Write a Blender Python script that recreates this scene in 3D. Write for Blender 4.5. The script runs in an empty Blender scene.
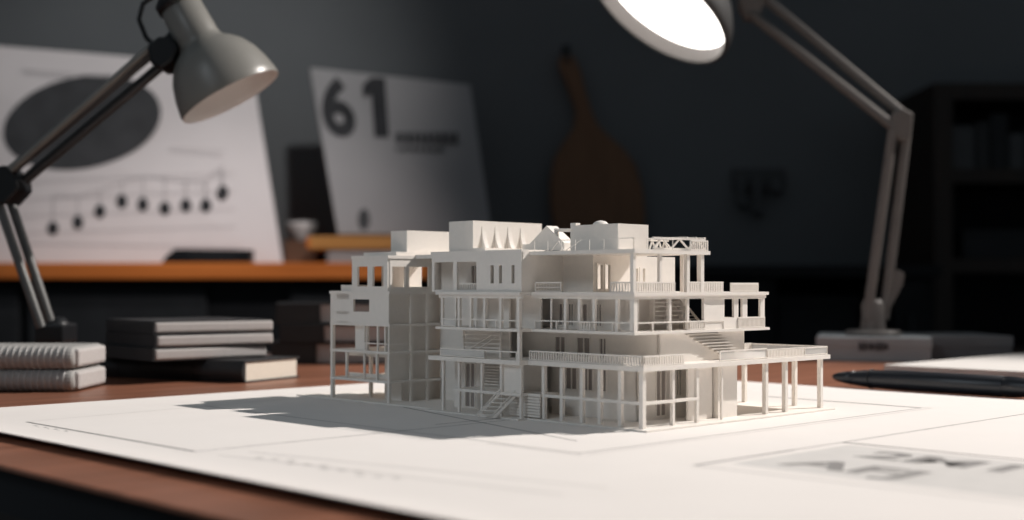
import bpy, math, random
from mathutils import Vector, Matrix
random.seed(4)
S = bpy.context.scene
COL = S.collection
DZ = 0.75                      # height of the desk top above the floor (metres)
# ---- camera constants: eye 80 mm above the desk, level, 1300 px focal length on a 1024 px wide frame
F, EYE, HY, CX = 1300.0, 0.08, 285.0, 512.0

def at(px, py, d):
    """a point at distance d in front of the eye, in desk coordinates (z = 0 on the desk top)"""
    return Vector(((px - CX) * d / F, d, EYE - (py - HY) * d / F))

# ------------------------------------------------------------------ materials
def mat(name, col, rough=0.6, spec=0.3, noise=0.06, scale=60.0, bump=0.0, metal=0.0, emit=None, coat=0.0, stretch=None):
    m = bpy.data.materials.new(name); m.use_nodes = True
    nt = m.node_tree; b = nt.nodes['Principled BSDF']
    b.inputs['Roughness'].default_value = rough
    b.inputs['Metallic'].default_value = metal
    b.inputs['Specular IOR Level'].default_value = spec
    b.inputs['Coat Weight'].default_value = coat
    tc = nt.nodes.new('ShaderNodeTexCoord'); mp = nt.nodes.new('ShaderNodeMapping')
    nz = nt.nodes.new('ShaderNodeTexNoise'); nz.inputs['Scale'].default_value = scale; nz.inputs['Detail'].default_value = 4
    if stretch: mp.inputs['Scale'].default_value = stretch
    rp = nt.nodes.new('ShaderNodeValToRGB')
    rp.color_ramp.elements[0].position = 0.3; rp.color_ramp.elements[1].position = 0.7
    c = Vector(col)
    rp.color_ramp.elements[0].color = (*(c * (1 - noise)), 1)
    rp.color_ramp.elements[1].color = (*[min(1, q * (1 + noise)) for q in c], 1)
    nt.links.new(tc.outputs['Object'], mp.inputs['Vector']); nt.links.new(mp.outputs['Vector'], nz.inputs['Vector'])
    nt.links.new(nz.outputs['Fac'], rp.inputs['Fac']); nt.links.new(rp.outputs['Color'], b.inputs['Base Color'])
    if bump:
        bp = nt.nodes.new('ShaderNodeBump'); bp.inputs['Strength'].default_value = bump; bp.inputs['Distance'].default_value = 0.001
        nt.links.new(nz.outputs['Fac'], bp.inputs['Height']); nt.links.new(bp.outputs['Normal'], b.inputs['Normal'])
    if emit:
        b.inputs['Emission Color'].default_value = (*emit[0], 1); b.inputs['Emission Strength'].default_value = emit[1]
    return m

def wood(name, c1, c2, rough=0.35, scale=5.0, stretch=(1, 9, 9), rot=0.0, spec=0.4):
    m = bpy.data.materials.new(name); m.use_nodes = True
    nt = m.node_tree; b = nt.nodes['Principled BSDF']; b.inputs['Roughness'].default_value = rough
    b.inputs['Specular IOR Level'].default_value = spec
    tc = nt.nodes.new('ShaderNodeTexCoord')
    mr = nt.nodes.new('ShaderNodeMapping'); mr.inputs['Rotation'].default_value = (0, 0, rot)
    mp = nt.nodes.new('ShaderNodeMapping'); mp.inputs['Scale'].default_value = stretch
    nz = nt.nodes.new('ShaderNodeTexNoise'); nz.inputs['Scale'].default_value = scale
    nz.inputs['Detail'].default_value = 8; nz.inputs['Distortion'].default_value = 0.6
    rp = nt.nodes.new('ShaderNodeValToRGB')
    rp.color_ramp.elements[0].position = 0.32; rp.color_ramp.elements[1].position = 0.68
    rp.color_ramp.elements[0].color = (*c1, 1); rp.color_ramp.elements[1].color = (*c2, 1)
    nt.links.new(tc.outputs['Object'], mr.inputs['Vector']); nt.links.new(mr.outputs['Vector'], mp.inputs['Vector'])
    nt.links.new(mp.outputs['Vector'], nz.inputs['Vector'])
    nt.links.new(nz.outputs['Fac'], rp.inputs['Fac']); nt.links.new(rp.outputs['Color'], b.inputs['Base Color'])
    return m

M = {}
M['plaster'] = mat('model_card', (0.83, 0.785, 0.735), 0.65, 0.25, 0.015, 300)
M['pane'] = mat('pane_card', (0.33, 0.29, 0.27), 0.5, 0.3, 0.03, 200)  # darker than the white card: shade of the interior put into the colour
M['acrylic'] = mat('frosted_acrylic', (0.78, 0.77, 0.75), 0.5, 0.3, 0.02, 100)
M['acrylic'].node_tree.nodes['Principled BSDF'].inputs['Alpha'].default_value = 0.42
M['paper'] = mat('drawing_paper', (0.84, 0.80, 0.77), 0.6, 0.25, 0.012, 25)
M['ink'] = mat('ink', (0.05, 0.05, 0.055), 0.6, 0.2, 0.1, 200)
M['ink_grey'] = mat('ink_grey', (0.28, 0.27, 0.265), 0.6, 0.2, 0.05, 200)
M['ink_pale'] = mat('ink_pale', (0.60, 0.575, 0.555), 0.6, 0.2, 0.03, 200)
M['block_grey'] = mat('title_block_tint', (0.66, 0.64, 0.62), 0.6, 0.2, 0.04, 60)
M['desk'] = wood('desk_wood', (0.19, 0.078, 0.045), (0.30, 0.125, 0.075), 0.38, 6, (1, 9, 9), -0.77, 0.4)
M['shelf_wood'] = wood('shelf_wood', (0.62, 0.175, 0.035), (0.76, 0.23, 0.05), 0.4, 5, (1, 10, 10))
M['plank_wood'] = wood('plank_wood', (0.55, 0.25, 0.07), (0.70, 0.35, 0.12), 0.45, 6, (1, 10, 10))
M['tray_wood'] = wood('tray_wood', (0.10, 0.055, 0.035), (0.15, 0.08, 0.05), 0.5, 6, (1, 10, 10))
M['board_wood'] = wood('board_wood', (0.15, 0.072, 0.034), (0.20, 0.10, 0.048), 0.5, 6, (9, 9, 1))
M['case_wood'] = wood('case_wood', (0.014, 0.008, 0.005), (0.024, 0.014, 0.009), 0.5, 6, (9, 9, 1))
M['dark_panel'] = mat('dark_panel', (0.010, 0.011, 0.013), 0.6, 0.2, 0.15, 20)
M['dark_panel2'] = mat('dark_panel_light', (0.022, 0.024, 0.027), 0.6, 0.2, 0.15, 20)
M['hook_grey'] = mat('hook_grey', (0.075, 0.080, 0.085), 0.7, 0.2, 0.1, 30)
M['wall'] = mat('wall_paint', (0.148, 0.160, 0.170), 0.85, 0.1, 0.05, 4, 0.05)
M['floor'] = wood('floor_wood', (0.020, 0.013, 0.010), (0.035, 0.022, 0.016), 0.5, 4, (1, 8, 8))
M['poster'] = mat('poster_paper', (0.70, 0.66, 0.67), 0.7, 0.2, 0.02, 15)
M['poster_cool'] = mat('poster_paper_cool', (0.30, 0.295, 0.305), 0.7, 0.2, 0.02, 15)
M['chart_dark'] = mat('chart_dark', (0.03, 0.031, 0.035), 0.7, 0.2, 0.25, 18)
M['chart_mid'] = mat('chart_mid', (0.055, 0.057, 0.062), 0.7, 0.2, 0.2, 18)
M['chart_line'] = mat('chart_line', (0.42, 0.40, 0.41), 0.7, 0.2, 0.1, 40)
M['black'] = mat('black_plastic', (0.010, 0.011, 0.013), 0.4, 0.4, 0.1, 50)
M['pen'] = mat('pen_body', (0.010, 0.012, 0.017), 0.38, 0.5, 0.1, 80)
M['lamp_grey'] = mat('lamp_grey_paint', (0.21, 0.205, 0.19), 0.35, 0.5, 0.03, 60)
M['lamp_rod'] = mat('lamp_steel', (0.17, 0.168, 0.165), 0.3, 0.5, 0.04, 60, metal=0.6)
M['lamp_dark'] = mat('lamp_dark_rod', (0.035, 0.036, 0.038), 0.35, 0.5, 0.05, 60)
M['lamp_inner'] = mat('lamp_inner', (0.82, 0.80, 0.77), 0.5, 0.3, 0.02, 40)
M['lamp_pale'] = mat('lamp_pale_paint', (0.50, 0.475, 0.455), 0.4, 0.5, 0.03, 60)
M['lamp_arm'] = mat('lamp_arm_paint', (0.17, 0.155, 0.145), 0.4, 0.5, 0.03, 60)
M['lamp_lip'] = mat('lamp_lip', (0.17, 0.16, 0.155), 0.6, 0.2, 0.02, 40)
M['lamp_back'] = mat('lamp_back_paint', (0.10, 0.10, 0.10), 0.4, 0.4, 0.03, 60)
M['glow'] = mat('lit_diffuser', (0.9, 0.88, 0.85), 0.5, 0.1, 0.0, 10, emit=((1.0, 0.955, 0.90), 5.0))
M['cover_dark'] = mat('cover_dark', (0.020, 0.021, 0.023), 0.5, 0.35, 0.12, 60)
M['cover_grey'] = mat('cover_grey', (0.055, 0.058, 0.062), 0.5, 0.35, 0.1, 60)
M['pages'] = mat('page_edges', (0.47, 0.45, 0.44), 0.75, 0.2, 0.10, 240, 0.2, stretch=(1, 1, 12))
M['pages_cream'] = mat('page_edges_cream', (0.74, 0.69, 0.60), 0.75, 0.2, 0.06, 240, 0.2, stretch=(1, 1, 12))
M['note_cloth'] = mat('notebook_cloth', (0.34, 0.335, 0.325), 0.6, 0.3, 0.05, 120)
M['coil'] = mat('coil_wire', (0.40, 0.395, 0.385), 0.35, 0.5, 0.05, 80)
M['box_grey'] = mat('box_card', (0.35, 0.375, 0.39), 0.65, 0.25, 0.04, 30)
M['box_side'] = mat('box_card_side', (0.17, 0.172, 0.178), 0.65, 0.25, 0.04, 30)
M['pad'] = mat('pad_paper', (0.66, 0.635, 0.61), 0.6, 0.25, 0.02, 40)
M['white_pot'] = mat('white_ceramic', (0.48, 0.46, 0.46), 0.45, 0.4, 0.03, 40)

# ------------------------------------------------------------------ mesh builder
class MB:
    def __init__(s): s.v, s.f, s.m, s.sm = [], [], [], []
    def add(s, vs, fs, mi=0, smooth=False):
        n = len(s.v); s.v += [Vector(p) for p in vs]
        for f in fs: s.f.append([n + i for i in f]); s.m.append(mi); s.sm.append(smooth)
    def box(s, x0, x1, y0, y1, z0, z1, mi=0):
        x0, x1 = sorted((x0, x1)); y0, y1 = sorted((y0, y1)); z0, z1 = sorted((z0, z1))
        vs = [(x0,y0,z0),(x1,y0,z0),(x1,y1,z0),(x0,y1,z0),(x0,y0,z1),(x1,y0,z1),(x1,y1,z1),(x0,y1,z1)]
        s.add(vs, [(3,2,1,0),(4,5,6,7),(0,1,5,4),(1,2,6,5),(2,3,7,6),(3,0,4,7)], mi)
    def bar(s, p, q, w, h, mi=0, up=(0,0,1)):
        p, q = Vector(p), Vector(q); d = (q - p).normalized(); up = Vector(up)
        sd = d.cross(up)
        if sd.length < 1e-5: sd = d.cross(Vector((1,0,0)))
        sd.normalize(); u2 = sd.cross(d)
        a, b = sd * w / 2, u2 * h / 2
        vs = [p-a-b, p+a-b, p+a+b, p-a+b, q-a-b, q+a-b, q+a+b, q-a+b]
        s.add(vs, [(0,1,2,3),(7,6,5,4),(0,4,5,1),(1,5,6,2),(2,6,7,3),(3,7,4,0)], mi)
    def prism(s, poly, ext, mi=0):
        """closed prism: 3-D outline 'poly' pushed along vector ext"""
        n = len(poly); e = Vector(ext); a = [Vector(p) for p in poly]; b = [p + e for p in a]
        fs = [tuple(range(n))[::-1], tuple(range(n, 2*n))] + [(i, (i+1) % n, n + (i+1) % n, n + i) for i in range(n)]
        s.add(a + b, fs, mi)
    def lathe(s, prof, o, axis, seg=32, mi=0, closed=False, smooth=True):
        """prof: list of (distance along axis, radius)"""
        ax = Vector(axis).normalized(); t = Vector((0,0,1)) if abs(ax.z) < .9 else Vector((1,0,0))
        e1 = ax.cross(t).normalized(); e2 = ax.cross(e1); o = Vector(o); vs = []; fs = []
        for (d, r) in prof:
            for k in range(seg):
                a = 2*math.pi*k/seg; vs.append(o + ax*d + (e1*math.cos(a) + e2*math.sin(a))*r)
        n = len(prof); rng = n if closed else n - 1
        for i in range(rng):
            j = (i+1) % n
            for k in range(seg):
                k2 = (k+1) % seg; fs.append((i*seg+k, i*seg+k2, j*seg+k2, j*seg+k))
        s.add(vs, fs, mi, smooth)
    def tube(s, pts, r, seg=10, mi=0, caps=True):
        pts = [Vector(p) for p in pts]; rings = []; prev = None
        for i, p in enumerate(pts):
            d = (pts[min(i+1, len(pts)-1)] - pts[max(i-1, 0)]).normalized()
            if prev is None:
                t = Vector((0,0,1)) if abs(d.z) < .9 else Vector((1,0,0)); e1 = d.cross(t).normalized()
            else: e1 = (prev - d*prev.dot(d)).normalized()
            prev = e1; e2 = d.cross(e1)
            rr = r[i] if isinstance(r, (list, tuple)) else r
            rings.append([p + (e1*math.cos(2*math.pi*k/seg) + e2*math.sin(2*math.pi*k/seg))*rr for k in range(seg)])
        vs = [q for R in rings for q in R]; fs = []
        for i in range(len(pts)-1):
            for k in range(seg):
                k2 = (k+1) % seg; fs.append((i*seg+k, i*seg+k2, (i+1)*seg+k2, (i+1)*seg+k))
        s.add(vs, fs, mi, True)
        if caps:
            n = len(pts); s.add(rings[0], [tuple(range(seg))[::-1]], mi); s.add(rings[-1], [tuple(range(seg))], mi)
    def build(s, name, mats, parent=None, org=None, bevel=0.0, segs=2, scale=1.0):
        me = bpy.data.meshes.new(name); o = Vector(org) if org is not None else Vector((0,0,0))
        me.from_pydata([(p - o)*scale for p in s.v], [], s.f)
        if not isinstance(mats, (list, tuple)): mats = [mats]
        for m_ in mats: me.materials.append(M[m_])
        me.polygons.foreach_set('material_index', s.m); me.polygons.foreach_set('use_smooth', s.sm)
        me.update()
        ob = bpy.data.objects.new(name, me); COL.objects.link(ob)
        if parent: ob.parent = parent
        if bevel:
            b = ob.modifiers.new('bevel', 'BEVEL'); b.width = bevel; b.segments = segs; b.limit_method = 'ANGLE'
        return ob

def tag(o, label, cat, group=None):
    o['label'] = label; o['category'] = cat
    if group: o['group'] = group
    return o
def thing(name, label, cat, loc, rz=0.0, group=None):
    """an Empty on the base point of a thing; loc in desk coordinates"""
    o = bpy.data.objects.new(name, None); COL.objects.link(o)
    o.empty_display_size = 0.02
    o.location = (loc[0], loc[1], loc[2] + DZ); o.rotation_euler = (0, 0, rz)
    return tag(o, label, cat, group)
def struct(name, mb, mats):
    o = mb.build(name, mats); o['kind'] = 'structure'; return o
def glyphs(text, size, bold=0.0, extrude=0.0):
    """outline of lettering as (verts, faces) lying in the XY plane"""
    cu = bpy.data.curves.new('lettering', 'FONT'); cu.body = text; cu.size = size; cu.offset = bold; cu.extrude = extrude
    cu.resolution_u = 4
    ob = bpy.data.objects.new('lettering', cu); COL.objects.link(ob)
    dg = bpy.context.evaluated_depsgraph_get(); dg.update()
    me = ob.evaluated_get(dg).to_mesh()
    vs = [v.co.copy() for v in me.vertices]; fs = [list(p.vertices) for p in me.polygons]
    ob.evaluated_get(dg).to_mesh_clear()
    bpy.data.objects.remove(ob); bpy.data.curves.remove(cu)
    return vs, fs

# ------------------------------------------------------------------ the setting
b = MB(); b.box(-3.2, 3.2, -1.2, 3.2, -0.05, 0.0); struct('floor', b, 'floor')
WY = 3.08
b = MB(); b.box(-3.2, 3.2, WY, WY + 0.1, 0.0, 2.7); struct('wall_back', b, 'wall')

# ------------------------------------------------------------------ desk and sheet frame (angle of the desk: 44 degrees)
ANG = math.atan2(.697, .717)
VX = Vector((math.cos(ANG), math.sin(ANG), 0)); UX = Vector((-math.sin(ANG), math.cos(ANG), 0))
NP = Vector((0.072276, 0.717241, 0))            # near ground corner of the model
def vu(v, u, z=0.0): return NP + VX*v + UX*u + Vector((0, 0, z))

desk = thing('desk', 'large reddish brown wooden desk under the white drawing sheet', 'desk', (0, 1.0, -DZ))
# outline of the top: long front edge at v = -0.308, rear edge parallel to the wall
pA, pB = vu(-0.308, -1.05), vu(-0.308, 1.02)
b = MB()
ybk = 1.56
poly = [pA, Vector((1.55, pA.y + (1.55 - pA.x)*VX.y/VX.x, 0)), Vector((1.55, ybk, 0)), Vector((pB.x, ybk, 0)), pB]
if poly[1].y > ybk: poly = [pA, Vector((pA.x + (ybk - pA.y)*VX.x/VX.y, ybk, 0)), Vector((pB.x, ybk, 0)), pB]
if pB.y > ybk: poly[-2:] = [Vector((pB.x + (pB.y - ybk)*0.97, ybk, 0))]
b.prism([p - Vector((0, 0, 0.0025)) for p in poly], (0, 0, 0.0025))
b.build('desk_top', 'desk', desk, org=(0, 1.0, -DZ), bevel=0.001)
ctr = sum(poly, Vector((0, 0, 0)))/len(poly)
b = MB(); b.prism([p + (ctr - p)*0.016 - Vector((0, 0, 0.026)) for p in poly], (0, 0, 0.0235))
b.build('desk_core', 'dark_panel', desk, org=(0, 1.0, -DZ))  # near-black colour paints in the shade below the desk edge
for p in poly:
    q = p + (ctr - p)*0.12
    b = MB(); b.box(q.x - .03, q.x + .03, q.y - .03, q.y + .03, -DZ, -0.026); b.build('leg', 'case_wood', desk, org=(0, 1.0, -DZ), bevel=0.003)
b = MB(); a0, a1 = vu(-0.24, -0.85, -0.066), vu(-0.24, 0.75, -0.066); b.bar(a0, a1, 0.02, 0.08); b.build('apron', 'case_wood', desk, org=(0, 1.0, -DZ))

# drawing sheet (A1) with its printed lines; the long near edge curls up a few millimetres
sheet = thing('drawing_sheet', 'large white architectural drawing sheet spread over the desk under the model', 'drawing', vu(0, 0, 0), ANG)
b = MB()
V0, V1, U0, U1 = -0.268, 0.345, -0.476, 0.372
nv, nu = 40, 56; T = 0.0005
def lift(v, u):
    e = max(0.0, (-0.228 - v)/0.04); k = max(0.0, (u - 0.340)/0.032)
    return 0.0034*e*e + 0.0012*k*k + 0.0003
vs = []
for i in range(nv + 1):
    for j in range(nu + 1):
        v = V0 + (V1 - V0)*(i/nv)**1.3; u = U0 + (U1 - U0)*j/nu; vs.append((v, u, lift(v, u) + T))
fs = [(i*(nu+1)+j, (i+1)*(nu+1)+j, (i+1)*(nu+1)+j+1, i*(nu+1)+j+1) for i in range(nv) for j in range(nu)]
n0 = len(vs); vs2 = vs + [(x, y, z - T) for x, y, z in vs]
fs2 = fs + [tuple(n0 + k for k in f[::-1]) for f in fs]
ring = [i*(nu+1) for i in range(nv+1)] + [nv*(nu+1)+j for j in range(1, nu+1)] + [i*(nu+1)+nu for i in range(nv-1, -1, -1)] + [j for j in range(nu-1, 0, -1)]
fs2 += [(ring[k], n0 + ring[k], n0 + ring[(k+1) % len(ring)], ring[(k+1) % len(ring)]) for k in range(len(ring))]
b.add(vs2, fs2, 0, False)
ZP = T + 0.0003 + 0.00006
def ink(p, q, w, mi, z=ZP):
    p, q = Vector((*p, z)), Vector((*q, z)); d = (q - p).normalized(); sd = Vector((-d.y, d.x, 0))*w/2
    b.add([p - sd, q - sd, q + sd, p + sd], [(0, 1, 2, 3)], mi)
def rect(v0, v1, u0, u1, mi, z=ZP): b.add([(v0,u0,z),(v1,u0,z),(v1,u1,z),(v0,u1,z)], [(0,1,2,3)], mi)
# frame of the plan round the model
ink((-0.095, -0.040), (0.234, -0.040), 0.0007, 1); ink((-0.095, -0.0455), (0.238, -0.0455), 0.0009, 3)
ink((0.234, -0.040), (0.234, 0.085), 0.0022, 2); ink((0.238, -0.0455), (0.238, 0.085), 0.0012, 3)
ink((-0.0945, -0.040), (-0.0945, 0.30), 0.0008, 2); ink((-0.099, -0.0455), (-0.099, 0.02), 0.0016, 3)
# long line and the title block beside it
ink((-0.010, -0.1045), (0.30, -0.1045), 0.0008, 1); ink((-0.089, -0.1045), (-0.010, -0.1045), 0.0022, 2)
rect(-0.072, 0.026, -0.27, -0.1125, 4)
ink((0.034, -0.104), (0.034, -0.30), 0.0032, 2); ink((-0.089, -0.104), (-0.080, -0.30), 0.0022, 3)
for txt, v, u, sz in (('2M1', -0.010, -0.137, 0.036), ('AFJ', -0.058, -0.129, 0.036)):
    gv, gf = glyphs(txt, sz, 0.0012)
    gv = [(v + p.y*1.0, u - p.x*1.25, ZP + 0.00003) for p in gv]      # reads from the near edge of the desk
    b.add(gv, [f for f in gf], 2)
# construction lines at the other end
ink((-0.2235, 0.283), (-0.2235, 0.094), 0.0017, 1); ink((-0.2235, 0.0935), (-0.010, 0.0935), 0.0008, 1)
ink((-0.030, 0.305), (-0.2235, 0.285), 0.0006, 3)
ink((-0.006, 0.20), (-0.060, -0.006), 0.0010, 1); ink((-0.06, 0.105), (-0.012, 0.105), 0.0009, 1)
ink((-0.232, 0.262), (-0.237, 0.222), 0.0010, 2)
for k in range(7): ink((-0.2285 - (k % 2)*.002, 0.262 - k*0.0065), (-0.2285 - (k % 2)*.002, 0.2585 - k*0.0065), 0.0016, 2)
for k in range(5): ink((-0.2395, 0.225 - k*.006), (-0.2395, 0.2215 - k*.006), 0.0016, 2)
for k in range(3): ink((-0.232 - .001*k, 0.103 - k*.004), (-0.230, 0.1005 - k*.004), 0.0014, 2)
for k in range(12): ink((-0.214 + (k % 3)*.003, 0.055 - k*.0085), (-0.214 + (k % 3)*.003, 0.050 - k*.0085), 0.0030, 3)
ink((-0.222, 0.075), (-0.190, -0.12), 0.0012, 3); ink((-0.205, 0.075), (-0.165, -0.12), 0.0012, 3)
b.build('paper', ['paper', 'ink', 'ink_grey', 'ink_pale', 'block_grey'], sheet)

# ------------------------------------------------------------------ the white building model (millimetres; x along the right face, y along the left face)
mdl = thing('architectural_model', 'white multi-storey building model with columns and terraces standing on the drawing sheet', 'architectural model', vu(0, 0, T + 0.0004), ANG)
MM = 0.001
def part(name, mb, parent=None, mats='plaster', bevel=0.0): return mb.build(name, mats, parent or mdl, scale=MM, bevel=bevel)
def slab(name, boxes):
    m = MB()
    for bx in boxes: m.box(*bx)
    return part(name, m)
def column(v, u, z0, z1, w=2.0):
    m = MB(); m.box(v - w/2, v + w/2, u - w/2, u + w/2, z0, z1); return part('column', m)
def wall(axis, c, a0, a1, z0, z1, th=1.4, holes=(), frames=True, mull=1, name='wall'):
    """upright wall in the plane x=c ('v') or y=c ('u'); holes are (a0,a1,z0,z1); each opening gets a frame"""
    m = MB()
    def bx(p0, p1, q0, q1, mm_, c0=c, c1=c + th):
        if axis == 'v': mm_.box(c0, c1, p0, p1, q0, q1)
        else: mm_.box(p0, p1, c0, c1, q0, q1)
    a0, a1 = sorted((a0, a1))
    hs = sorted([(min(h[0], h[1]), max(h[0], h[1]), h[2], h[3]) for h in holes])
    x = a0
    for h in hs:
        if h[0] > x: bx(x, h[0], z0, z1, m)
        if h[2] > z0: bx(h[0], h[1], z0, h[2], m)
        if h[3] < z1: bx(h[0], h[1], h[3], z1, m)
        x = h[1]
    if x < a1: bx(x, a1, z0, z1, m)
    w = part(name, m)
    if frames:
        for h in hs:
            f = MB(); f2 = MB(); t = 0.7
            for (p0, p1, q0, q1) in ((h[0]-t, h[0]+.2, h[2]-t, h[3]+t), (h[1]-.2, h[1]+t, h[2]-t, h[3]+t), (h[0]+.2, h[1]-.2, h[3]-.2, h[3]+t), (h[0]+.2, h[1]-.2, h[2]-t, h[2]+.2)):
                bx(p0, p1, q0, q1, f, c - 0.5, c + 0.6)
            if mull: bx(h[0]+.2, h[1]-.2, h[2]+.2, h[3]-.2, f2, c + 0.5, c + 0.9)
            for k in range(mull):
                x = h[0] + (h[1]-h[0])*(k+1)/(mull+1); bx(x - .35, x + .35, h[2]+.2, h[3]-.2, f, c - 0.3, c + 0.6)
            wf = part('window_frame', f, w)
            if mull: part('window_pane', f2, w, 'pane')  # darker panel paints the shaded interior into the opening
    return w
def railing(pts, z, h=5.6, gap=2.0, w=0.75, post=0.7, top=0.75, panel=False):
    """balustrade along a polyline of (v,u) points"""
    m = MB(); pn = MB()
    for (p, q) in zip(pts[:-1], pts[1:]):
        p, q = Vector((*p, 0)), Vector((*q, 0)); L = (q - p).length; d = (q - p)/L
        m.bar((p.x, p.y, z + h - top/2), (q.x, q.y, z + h - top/2), 0.9, top)
        if gap or panel: m.bar((p.x, p.y, z + .55), (q.x, q.y, z + .55), 0.8, 0.5)
        for e in (p, q): m.box(e.x - post/2, e.x + post/2, e.y - post/2, e.y + post/2, z, z + h)
        if gap:
            n = max(1, int(L/gap))
            for k in range(1, n):
                e = p + d*(L*k/n); m.box(e.x - w/2, e.x + w/2, e.y - w/2, e.y + w/2, z, z + h - .4)
        elif not panel:
            n = max(1, int(L/14))
            for k in range(1, n):
                e = p + d*(L*k/n); m.box(e.x - w/2, e.x + w/2, e.y - w/2, e.y + w/2, z, z + h - .4)
        if panel: pn.bar((p.x, p.y, z + h/2 + .1), (q.x, q.y, z + h/2 + .1), 0.3, h - 1.4)
    r = part('railing', m)
    if panel: part('acrylic_panel', pn, r, 'acrylic')
    return r
def stairs(p, q, wdir, width, n, tread=2.0, th=0.45, stringer=True):
    """flight from p (low) to q (high); treads span 'width' along wdir"""
    m = MB(); p, q, wd = Vector(p), Vector(q), Vector(wdir).normalized()*width
    run = Vector((q.x - p.x, q.y - p.y, 0)).normalized()*tread
    for k in range(n):
        c = p.lerp(q, (k + .5)/n)
        m.prism([c - run/2, c + run/2, c + run/2 + wd, c - run/2 + wd], (0, 0, th))
    if stringer:
        for e in (Vector((0, 0, 0)), wd): m.bar(p + e, q + e, 0.6, 1.5)
    return part('staircase', m)

G, P, S1, S2, S3, RF = 0.9, 15.6, 35.3, 54.1, 76.3, 100.6
slab('base_plate', [(-5, 184, -7, 171, 0, G), (-12, -5, 86, 171, 0, G), (-4, 112, 171, 325, 0, G)])

# --- ground storey
slab('floor_slab', [(-2, 134, -2, 88, 32.6, S1), (134, 186, -2, 62, 32.6, S1), (-9, 134, 88, 171.5, 32.6, S1)])
m = MB(); m.box(0, 50, 0.2, 2.2, 13.9, P); m.box(0.2, 2.2, 2.2, 90, 13.9, P); part('edge_beam', m)
slab('porch_floor', [(-8, 14, 88, 149, 13.9, P), (-2, 14, 78, 88, 13.9, P)])
for u in (1.4, 17.1, 32.6, 46.5, 62.5, 77.3): column(1.2, u, G, 32.6, 2.3 if u > 2 else 2.8)
for u in (89.2, 106.2, 123.4, 144.4, 159.6): column(-6.3, u, G, 32.6, 1.7)
for v in (27.5, 49.5): column(v, 1.4, G, 32.6, 2.0)
column(73.5, 1.4, G, 32.6, 1.3)
for v in (118.3, 139.5, 179.5): column(v, 1.6, G, 32.6, 2.7)
for v, u in ((178, 60), (179.5, 21)): column(v, u, G, 32.6, 2.7)
wall('v', 27, 27, 96, G, 32.6, holes=[(84, 75, 17, 30), (70, 62, 17, 30), (58, 51, 17, 30)])
wall('u', 27, 27, 75, G, 32.6, holes=[(44, 53, 3, 31), (63, 68, 14, 31)])
wall('u', 9.5, 52, 75, G, 32.6)
slab('core_block', [(77, 96, 6.5, 70, G, 32.6)])
wall('v', -5.2, 90, 105.6, P, 32.6, frames=False)
wall('v', 13, 88, 171, G, 32.6, holes=[(151, 160, 2, 30)])
m = MB()
for k in range(8): m.box(10.5, 13, 124, 146, 17.4 + k*1.85, 18.2 + k*1.85)
part('louvre', m)
m = MB()
for k in range(7): m.box(-2, -1, 78, 104, 1.6 + k*1.75, 2.9 + k*1.75)
part('cladding', m)
stairs((-20, 113.5, 1.0), (-8, 105.5, 15.2), (0.35, -1, 0), 11.5, 6, 2.6)
m = MB()
for d in (0, 11.0):
    m.bar((-19.5 + d*.33, 113.5 - d*.94, 3.2), (-8 + d*.33, 105.5 - d*.94, 17.8), 0.45, 0.5)
part('handrail', m)
# railings and parapets of the first terrace
railing([(-0.4, 88), (-0.4, -0.4), (35, -0.4)], S1, 6.0)
railing([(-7.5, 161), (-7.5, 120)], S1, 5.4, gap=0, panel=True)
railing([(-7.5, 120), (-7.5, 92)], S1, 5.4, gap=0)
railing([(71, 0.6), (118, 0.6)], S1, 6.4, gap=0, panel=True)
railing([(118, 0.6), (160, 0.6)], S1, 5.6, gap=1.6, w=0.9)
railing([(160, 0.6), (186, 0.6), (186, 60)], S1, 5.4, gap=0, panel=True)
railing([(120, 60), (186, 60)], S1, 5.6, gap=1.8, w=0.9)

# --- second storey
slab('floor_slab', [(1, 131, 7, 88, 52.5, S2), (-9, 134, 88, 164.5, 52.5, S2)])
wall('v', 28, 12, 126, S1, 52.5, 1.4, [(94, 85.5, 36.6, 48.6), (75.5, 65, 36.6, 48.6), (57, 52, 36.6, 48.6)])
wall('u', 12, 28, 111, S1, 52.5)
wall('v', 109.6, 13.4, 60, S1, 52.5, frames=False)
m = MB()
for k in range(8): m.box(52 + k*4.6, 84 + k*3.0, 9.4, 12, 51.2 - k*1.85, 51.7 - k*1.85)
part('staircase', m)
wall('v', 12, 118, 160, S1, 52.5)
m = MB()
for k in range(6): m.box(3.6, 4.4, 118, 152, 38.2 + k*2.65, 38.9 + k*2.65)
m.bar((3.2, 146, 40), (3.2, 126, 49), .4, .5); m.bar((3.2, 140, 39), (3.2, 122, 48), .4, .5)
m.box(3.4, 4.6, 151.5, 152.5, S1, 52.5); m.box(3.4, 4.6, 117.5, 118.5, S1, 52.5)
part('slat_screen', m)
column(-6.5, 90.4, S1, 52.5, 2.2)

# --- third storey
slab('floor_slab', [(1, 130, 7, 88, 74.4, S3), (-9, 134, 88, 164.5, 74.4, S3)])
m = MB(); m.box(2.6, 129, 8.4, 10.2, 72.4, 74.4); m.box(2.6, 4.4, 10.2, 88, 72.4, 74.4); m.box(-7.6, -5.8, 88, 163, 72.4, 74.4); part('fascia_beam', m)
column(4.2, 10.2, S2, 72.4, 3.0)
for u in (22, 39.5, 51, 62.2, 74.1): column(4, u, S2, 72.4, 2.0 if u != 74.1 else 1.0)
for u, w in ((160.1, 1.5), (147.4, 1.3), (144, 1.8), (133.2, 1.9), (120.5, 1.9), (106.2, 1.9), (90.6, 2.4)): column(-6.6, u, S2, 72.4, w)
for v in (35.3, 51.7, 67.5): column(v, 10, S2, 72.4, 1.8)
wall('v', 24, 24, 92, S2, 74.4, 1.4, [(87, 81, 56, 69), (79, 75, 56, 69), (71.5, 63.5, 56, 69), (56.5, 52, 56, 69)])
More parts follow.
